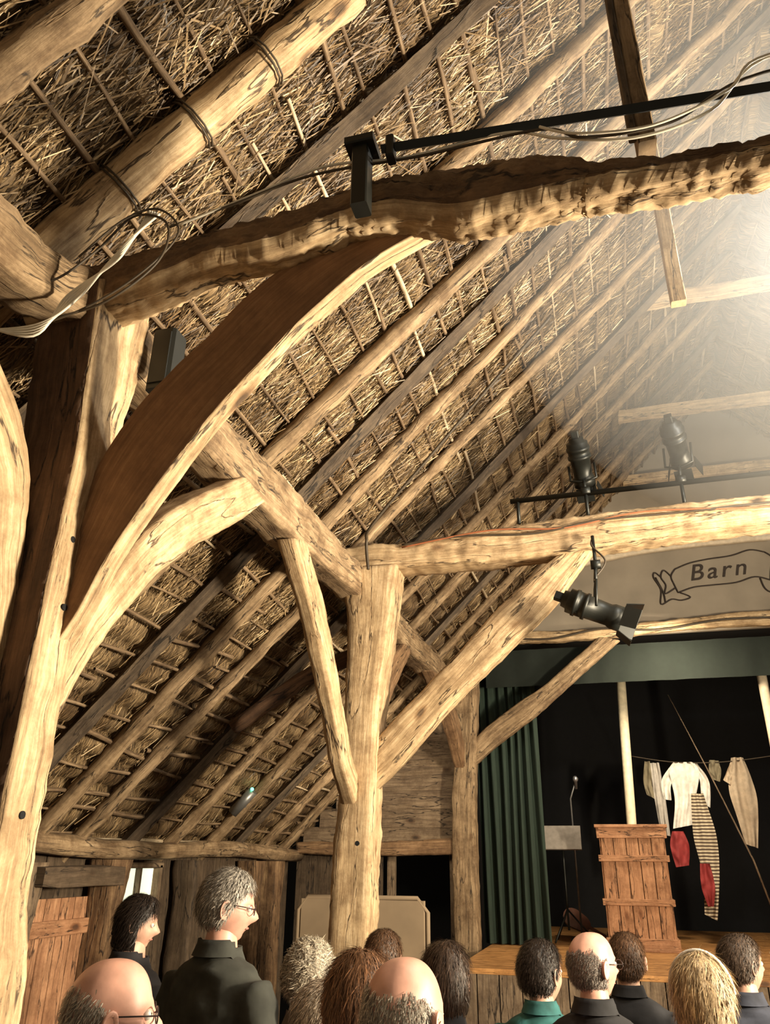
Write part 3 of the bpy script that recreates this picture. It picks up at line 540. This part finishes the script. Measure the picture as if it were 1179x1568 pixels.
def person(name,head,heading,tilt,hc_,top,style='short',skin=SKIN,pose='sit',glasses=False,turn=0,hs=1.0,trous=TROU,band=False):
    e=empty(name,head); e.rotation_euler=(0,0,heading)
    fl=FLOOR-head[2]
    B=MB()
    tor=[(-.05,.05,.055),(-.10,.055,.06),(-.135,.062,.066),(-.155,.10,.078),(-.175,.145,.088),(-.215,.19,.10),(-.29,.20,.12),(-.40,.18,.125),(-.52,.162,.12),(-.62,.16,.125),(-.72,.178,.135),(-.80,.165,.13)]
    B.rings([[(rx*math.cos(2*math.pi*j/20),ry*math.sin(2*math.pi*j/20)-.02*(1 if z<-.1 else .5),z) for j in range(20)] for z,rx,ry in tor[::-1]],True)
    for s in (-1,1):
        if pose=='sit':
            B.tube([(s*.165,-.02,-.225),(s*.225,-.01,-.34),(s*.245,.03,-.50),(s*.19,.16,-.60),(s*.12,.28,-.64)],[.070,.064,.05,.044,.033],n=12)
            B.tube([(s*.085,-.02,-.74),(s*.10,.2,-.74),(s*.11,.42,-.73),(s*.11,.46,-.80),(s*.11,.45,(fl-.8)/2-.1),(s*.11,.44,fl+.07)],[.09,.085,.062,.062,.052,.04],n=12)
            B.tube([(s*.11,.40,fl+.045),(s*.115,.5,fl+.05),(s*.12,.64,fl+.035)],[.045,.045,.03],n=10,fl=1)
            wr=V((s*.12,.28,-.64)); hd=V((-s*.25,.9,-.25)).normalized()
        else:
            B.tube([(s*.165,-.02,-.225),(s*.225,-.02,-.35),(s*.25,0,-.52),(s*.24,.07,-.68),(s*.21,.14,-.79)],[.070,.064,.05,.044,.033],n=12)
            B.tube([(s*.085,-.01,-.74),(s*.10,.0,-.95),(s*.10,.02,-1.16),(s*.105,.0,-1.35),(s*.11,-.02,fl+.07)],[.095,.085,.062,.058,.042],n=12)
            B.tube([(s*.11,-.05,fl+.045),(s*.115,.06,fl+.05),(s*.12,.18,fl+.035)],[.045,.045,.03],n=10)
            wr=V((s*.21,.14,-.79)); hd=V((-s*.1,.45,-.85)).normalized()
        H=MB(); sd=hd.cross(V((0,0,1))).normalized()*(-s); up=sd.cross(hd).normalized(); 
        if up.z<0: up=-up
        H.tube([wr-hd*.02,wr+hd*.03,wr+hd*.085],[.026,.036,.037],n=10,fl=.5)
        for i,(o_,l) in enumerate(((-.028,.058),(-.010,.070),(.009,.074),(.027,.066))):
            b0=wr+hd*.08+sd*o_; H.tube([b0,b0+hd*l*.4-up*.006,b0+hd*l*.75-up*.02,b0+hd*l*.9-up*.036],[.009,.0088,.008,.006],n=8)
        b0=wr+hd*.03-sd*(-.03); H.tube([b0,b0+sd*.022+hd*.025-up*.004,b0+sd*.028+hd*.055-up*.014],[.011,.010,.007],n=8)
        H.done('hand',skin,e)
    tmp=B.done('body_tmp',SKIN)
    rm=tmp.modifiers.new('r','REMESH'); rm.mode='VOXEL'; rm.voxel_size=.016; rm.use_smooth_shade=True
    sm=tmp.modifiers.new('s','SMOOTH'); sm.iterations=6; sm.factor=.6
    dg=bpy.context.evaluated_depsgraph_get(); me=bpy.data.meshes.new_from_object(tmp.evaluated_get(dg)); bpy.data.objects.remove(tmp)
    me.materials.clear()
    for m in (clothmat(top),skin,trous,STEEL): me.materials.append(m)
    n=len(me.vertices); co=np.empty(n*3); me.vertices.foreach_get('co',co); co=co.reshape(-1,3)
    sd_=random.random()*50
    for i,c in enumerate(co):
        if c[2]<-.17:
            k=noise.noise(V((c[0]*9+sd_,c[1]*9,c[2]*14)))*.014+noise.noise(V((c[0]*20+sd_,c[1]*20,c[2]*30)))*.006; c[0]*=1+k*2; c[1]+=k
    me.vertices.foreach_set('co',co.ravel())
    for p in me.polygons:
        c=p.center; p.use_smooth=True
        p.material_index= 1 if c.z>-.125+(.02 if c.y<0 else -.02) else (3 if c.z<fl+.09 else (2 if c.z<-.71 else 0))
    o=bpy.data.objects.new('body',me); scene.collection.objects.link(o); o.parent=e
    B=MB(); R=[]
    for q,(z,r) in enumerate(((-.16,.088),(-.125,.074),(-.11,.072),(-.115,.067))): R.append([(r*1.05*math.cos(2*math.pi*j/20),r*1.1*math.sin(2*math.pi*j/20)-.015,z+(.015 if math.sin(2*math.pi*j/20)<0 else -.01)) for j in range(20)])
    B.rings(R,False); B.done('collar',clothmat(top),e)
    he=empty('head'); he.parent=e; he.rotation_euler=(tilt,0,turn); he.scale=(hs,)*3
    nu,nv=48,36; B=MB(); R=[]
    for i in range(nv+1):
        th=math.pi*(.004+.992*i/nv); R.append([headpos((math.sin(th)*math.cos(2*math.pi*j/nu),math.sin(th)*math.sin(2*math.pi*j/nu),-math.cos(th))) for j in range(nu)])
    B.rings(R,True); 
    for s in (-1,1):
        M=Matrix.Translation((s*.077,-.005,-.005))@Matrix.Rotation(s*.35,4,'Z')@Matrix.Rotation(-.15,4,'X')
        B.rings([[M@V((s*h_,.018*k*math.cos(a_*math.pi/8)*(1+.15*math.sin(a_*math.pi/8)),.032*k*math.sin(a_*math.pi/8))) for a_ in range(16)] for h_,k in ((-.008,.6),(.004,.85),(.012,1.),(.015,.9),(.009,.6))],True)
    B.done('face',skin,he)
    B=MB()
    for s in (-1,1):
        M=Matrix.Translation((s*.03,.078,.007)); B.revolve([(.001,-.011),(.008,-.008),(.0115,0),(.008,.008),(.001,.011)],M,n=12)
        M=Matrix.Translation((s*.03,.0885,.007))@Matrix.Rotation(-math.pi/2,4,'X'); B.revolve([(.001,-.002),(.005,-.001),(.004,.0012),(.001,.0015)],M,n=10,m=1)
    B.tube([(-.02,.082,-.057),(0,.0885,-.055),(.02,.082,-.057)],[.002,.004,.002],n=8,m=2)
    B.done('eyes_mouth',[EYEW,EYED,LIP],he)
    if glasses:
        B=MB()
        for s in (-1,1):
            B.tube([(s*.032+.024*math.cos(a*math.pi/8),.100,.006+.017*math.sin(a*math.pi/8)) for a in range(17)],.0018,n=5)
            B.tube([(s*.056,.099,.008),(s*.078,.07,.012),(s*.083,-.005,.014)],.0018,n=5)
        B.tube([(-.01,.1,.008),(.01,.1,.008)],.0018,n=5); B.done('glasses',GLM,he)
    nu,nv=96,70; vs=[];fs=[]
    sd_=random.random()*30
    def zt(x,y):
        if style=='bald': return -.5
        return -.55+1.05*sst(-.25,.75,y)
    def keep(d):
        x,y,z=d
        if style=='bald': return z>-.55-.08*noise.noise(V((x*6,y*6,1))) and z<.50-.30*sst(-.6,.3,y)+.16*noise.noise(V((x*5,y*5,sd_)))+.1*noise.noise(V((x*20,y*20,z*20))) and y<.2 
        return z>zt(x,y)+.05*noise.noise(V((x*9,y*9,sd_)))
    for i in range(nv+1):
        th=math.pi*(.004+.992*i/nv)
        for j in range(nu):
            ph=2*math.pi*j/nu; d=(math.sin(th)*math.cos(ph),math.sin(th)*math.sin(ph),math.cos(th))
            p=headpos(d); z0=zt(d[0],d[1]); f=sst(-.02,.35,d[2]-z0)
            if style=='bald': f=sst(0,.25,d[2]+.55)*sst(0,.3,.42-.3*sst(-.6,.3,d[1])-d[2])*.6*sst(0,.3,.2-d[1])
            th_={'short':.010,'fluffy':.022,'long':.020,'bald':.004,'bob':.018}[style]
            nz=noise.noise(V((d[0]*5+sd_,d[1]*5,d[2]*3)))*.35+noise.noise(V((d[0]*22,d[1]*22,d[2]*5+sd_)))*.3+(.6*noise.noise(V((d[0]*14,d[1]*14,d[2]*14+sd_))) if style=='fluffy' else 0)
            nrm=V((d[0],d[1],d[2])); p=p+nrm*(.001+f*th_*(1+nz))
            if style in('long','bob') and d[2]<.05 and d[1]<.45:
                k=.05-d[2]; hh=math.sqrt(d[0]**2+d[1]**2)+1e-6
                p.x=d[0]/hh*(.092+.014*nz)*(1-.25*k*k); p.y=min(d[1]/hh*(.112+.016*nz)*(1-.2*k*k),.03); p.z=-k*(.22 if style=='long' else .13)
            vs.append(p)
    for i in range(nv):
        for j in range(nu):
            a=i*nu+j;b=i*nu+(j+1)%nu; q=(a,a+nu,b+nu,b); 
            th=math.pi*(i+.5)/nv; ph=2*math.pi*(j+.5)/nu; d=(math.sin(th)*math.cos(ph),math.sin(th)*math.sin(ph),math.cos(th))
            ok=keep(d) if style not in('long','bob') else (keep(d) if d[2]>.05 else (d[1]<.25 and d[2]>-.8))
            if ok: fs.append(q)
    if style!='bald':
        me=bpy.data.meshes.new('hair'); me.from_pydata(vs,[],fs); me.materials.append(hairmat(tuple(x*.6 for x in hc_))); me.polygons.foreach_set('use_smooth',[True]*len(fs))
        o=bpy.data.objects.new('hair',me); scene.collection.objects.link(o); o.parent=he
        so=o.modifiers.new('t','SOLIDIFY'); so.thickness=.003; so.offset=-1
    # individual locks
    W_=[(vs[q[1]]-vs[q[0]]).cross(vs[q[3]]-vs[q[0]]).length+1e-9 for q in fs]
    pick=random.choices(range(len(fs)),weights=W_,k=(3800 if style!='bald' else 3400)); sv=[]; sf=[]
    for pi in pick:
        q=fs[pi]; a_,b_=random.random(),random.random()
        c=vs[q[0]].lerp(vs[q[1]],a_).lerp(vs[q[3]].lerp(vs[q[2]],a_),b_)
        n_=V((c.x,c.y,c.z*.6)).normalized()
        t_=(V((c.x*2.5,-.25+c.y*1.5,-1.2+max(0,c.z)*4)) if style!='fluffy' else V((random.gauss(0,1),random.gauss(0,1),-.4)))
        t_=t_-n_*t_.dot(n_); t_=(t_.normalized()+V((random.gauss(0,.22),random.gauss(0,.22),random.gauss(0,.12)))).normalized()
        Ln=random.uniform(.015,.035)*(1.8 if style in('long','bob') else (.7 if style=='bald' else 1)); sdv=t_.cross(n_).normalized()*random.uniform(.0006,.0013)
        p0=c+n_*.001; p1=c+t_*Ln*.55+n_*random.uniform(.002,.006); p2=c+t_*Ln+n_*random.uniform(-.002,.005)
        k0=len(sv); sv+= [p0-sdv,p0+sdv,p1+sdv,p1-sdv,p2]; sf+=[(k0,k0+1,k0+2,k0+3),(k0+3,k0+2,k0+4)]
    me=bpy.data.meshes.new('hair_locks'); me.from_pydata(sv,[],sf); me.materials.append(hairmat(hc_))
    o=bpy.data.objects.new('hair_locks',me); scene.collection.objects.link(o); o.parent=he
    if band:
        B=MB(); B.tube([(.100*math.cos(a),-.01,.02+.120*math.sin(a)) for a in np.linspace(0,math.pi,16)],.007,n=6); B.done('hairband',WHITE,he)
    if pose=='sit':
        c=empty('stacking_chair',(head[0],head[1],0)); c.rotation_euler=(0,0,heading); sz=head[2]-.835
        B=MB(); B.box((0,.05,sz-.02),(.42,.42,.035),ch=.01)
        B.box((0,-.20,sz+.33),(.40,.02,.22),ch=.008); B.done('seat_and_back',clothmat((.08,.03,.03)),c)
        B=MB()
        for s in (-1,1):
            B.tube([(s*.19,.24,FLOOR),(s*.19,.22,sz-.03)],.012,n=8); B.tube([(s*.19,-.22,FLOOR),(s*.19,-.19,sz-.03),(s*.19,-.215,sz+.44)],.012,n=8)
        B.done('legs',STEEL,c)
    return e
h=math.radians
GREY=(.34,.31,.27); BRN=(.10,.05,.025); DK=(.025,.016,.012); BLK=(.015,.015,.018)
person('standing_man',(-1.35,2.80,1.45),h(-20),h(-8),GREY,(.034,.036,.03),'short',SKINR,'stand',True,turn=h(-45))
person('standing_woman',(-2.0,3.30,1.35),h(-20),h(-8),DK,(.02,.018,.02),'bob',SKIN,'stand',turn=h(-50),hs=.86)
person('seated_man',(-1.12,1.78,1.28),h(-15),0,(.40,.36,.31),(.03,.03,.04),'bald',SKINR,glasses=True,turn=h(-40))
person('seated_man',(-.46,1.84,1.30),h(-5),0,(.34,.30,.25),(.05,.045,.04),'bald',SKINR,turn=h(-20))
person('seated_woman',(-.70,2.30,1.25),h(5),0,(.16,.075,.035),(.18,.06,.04),'bob',SKIN)
person('seated_woman',(-1.18,3.22,1.19),h(0),0,(.45,.39,.30),(.15,.12,.1),'fluffy',SKIN)
person('seated_woman',(-.97,2.80,1.12),h(-20),0,(.5,.42,.33),(.45,.16,.18),'short',SKINR,turn=h(-50))
person('seated_man',(-1.08,3.92,1.19),h(-10),0,BRN,(.2,.15,.12),'short')
person('seated_woman',(-.68,3.38,1.19),h(-5),0,(.045,.025,.015),BLK,'bob')
person('seated_woman',(-.385,4.1,1.145),h(-10),0,DK,(.03,.13,.13),'short',hs=1.1,turn=h(-30))
person('seated_man',(-.13,3.49,1.245),h(-8),0,(.20,.17,.15),BLK,'bald',SKINR,glasses=True,turn=h(-45))
person('seated_woman',(.0,4.7,1.15),h(-10),0,BRN,BLK,'short',hs=1.05)
person('seated_woman',(.23,3.15,1.20),h(-5),0,(.48,.35,.20),(.08,.07,.07),'long',band=True,turn=h(-10))
person('seated_man',(.50,4.32,1.19),h(-10),0,(.07,.045,.03),(.035,.04,.06),'short',turn=h(-50))
# ---------------------------------------------------------------- haze volume added to make the glare round the roof lamp
B=MB(); nn=40; c0=V((2.15,3.5,4.85)); rr=V((2.55,3.1,1.75)); R=[]
for i in range(25):
    th=math.pi*(.01+.98*i/24); R.append([(c0.x+rr.x*math.sin(th)*math.cos(2*math.pi*j/nn),c0.y+rr.y*math.sin(th)*math.sin(2*math.pi*j/nn),c0.z-rr.z*math.cos(th)) for j in range(nn)])
B.rings(R,True,0,True); hz=B.done('glare_haze',STEEL,CR_)
import bmesh
bm=bmesh.new(); bm.from_mesh(hz.data); bmesh.ops.recalc_face_normals(bm,faces=bm.faces); bm.to_mesh(hz.data); bm.free()
m=bpy.data.materials.new('haze'); m.use_nodes=True; nt=m.node_tree; nt.nodes.clear()
vo=nt.nodes.new('ShaderNodeVolumeScatter'); vo.inputs['Density'].default_value=.11; vo.inputs['Anisotropy'].default_value=.2; vo.inputs['Color'].default_value=(1,.98,.94,1)
ou=nt.nodes.new('ShaderNodeOutputMaterial'); nt.links.new(vo.outputs[0],ou.inputs['Volume']); hz.data.materials.clear(); hz.data.materials.append(m)
# ---------------------------------------------------------------- lights
def area(name,loc,aim,size,E,col):
    l=bpy.data.lights.new(name,'AREA'); l.size=size; l.energy=E; l.color=col; l.shape='DISK'
    o=bpy.data.objects.new(name,l); scene.collection.objects.link(o); o.location=loc; o.rotation_euler=(V(aim)-V(loc)).to_track_quat('-Z','Y').to_euler()
W=(1,.84,.60)
area('flood_lamp_key',(3.6,2.75,2.0),(-1.3,2.6,3.2),.5,640,W)
l=bpy.data.lights.new('roof_lamp','POINT'); l.energy=190; l.color=(1,.97,.88); l.shadow_soft_size=.12
o=bpy.data.objects.new('roof_lamp',l); scene.collection.objects.link(o); o.location=(1.46,3.3,4.40)
area('flood_lamp_thatch',(2.6,4.0,2.6),(-.6,5.0,4.8),.6,150,W)
area('camera_side_fill',(0.4,-1.2,2.6),(-.6,3.0,2.0),1.2,6,W)  # weak unseen fill added behind the camera
area('audience_fill',(1.7,2.4,3.1),(-.4,3.2,1.2),.4,45,W)  # unseen lamp added to brighten the audience from above
area('stage_lamp',(.8,8.2,3.75),(.5,10,1.0),.4,60,W)
area('plank_wall_fill',(-2.2,7.2,2.3),(-2.3,8.8,2.3),.3,12,W)  # light added to brighten the back plank wall
w=bpy.data.worlds.new('world'); scene.world=w; w.use_nodes=True
w.node_tree.nodes['Background'].inputs[0].default_value=(1,.82,.58,1); w.node_tree.nodes['Background'].inputs[1].default_value=.15
scene.view_settings.view_transform='Standard'
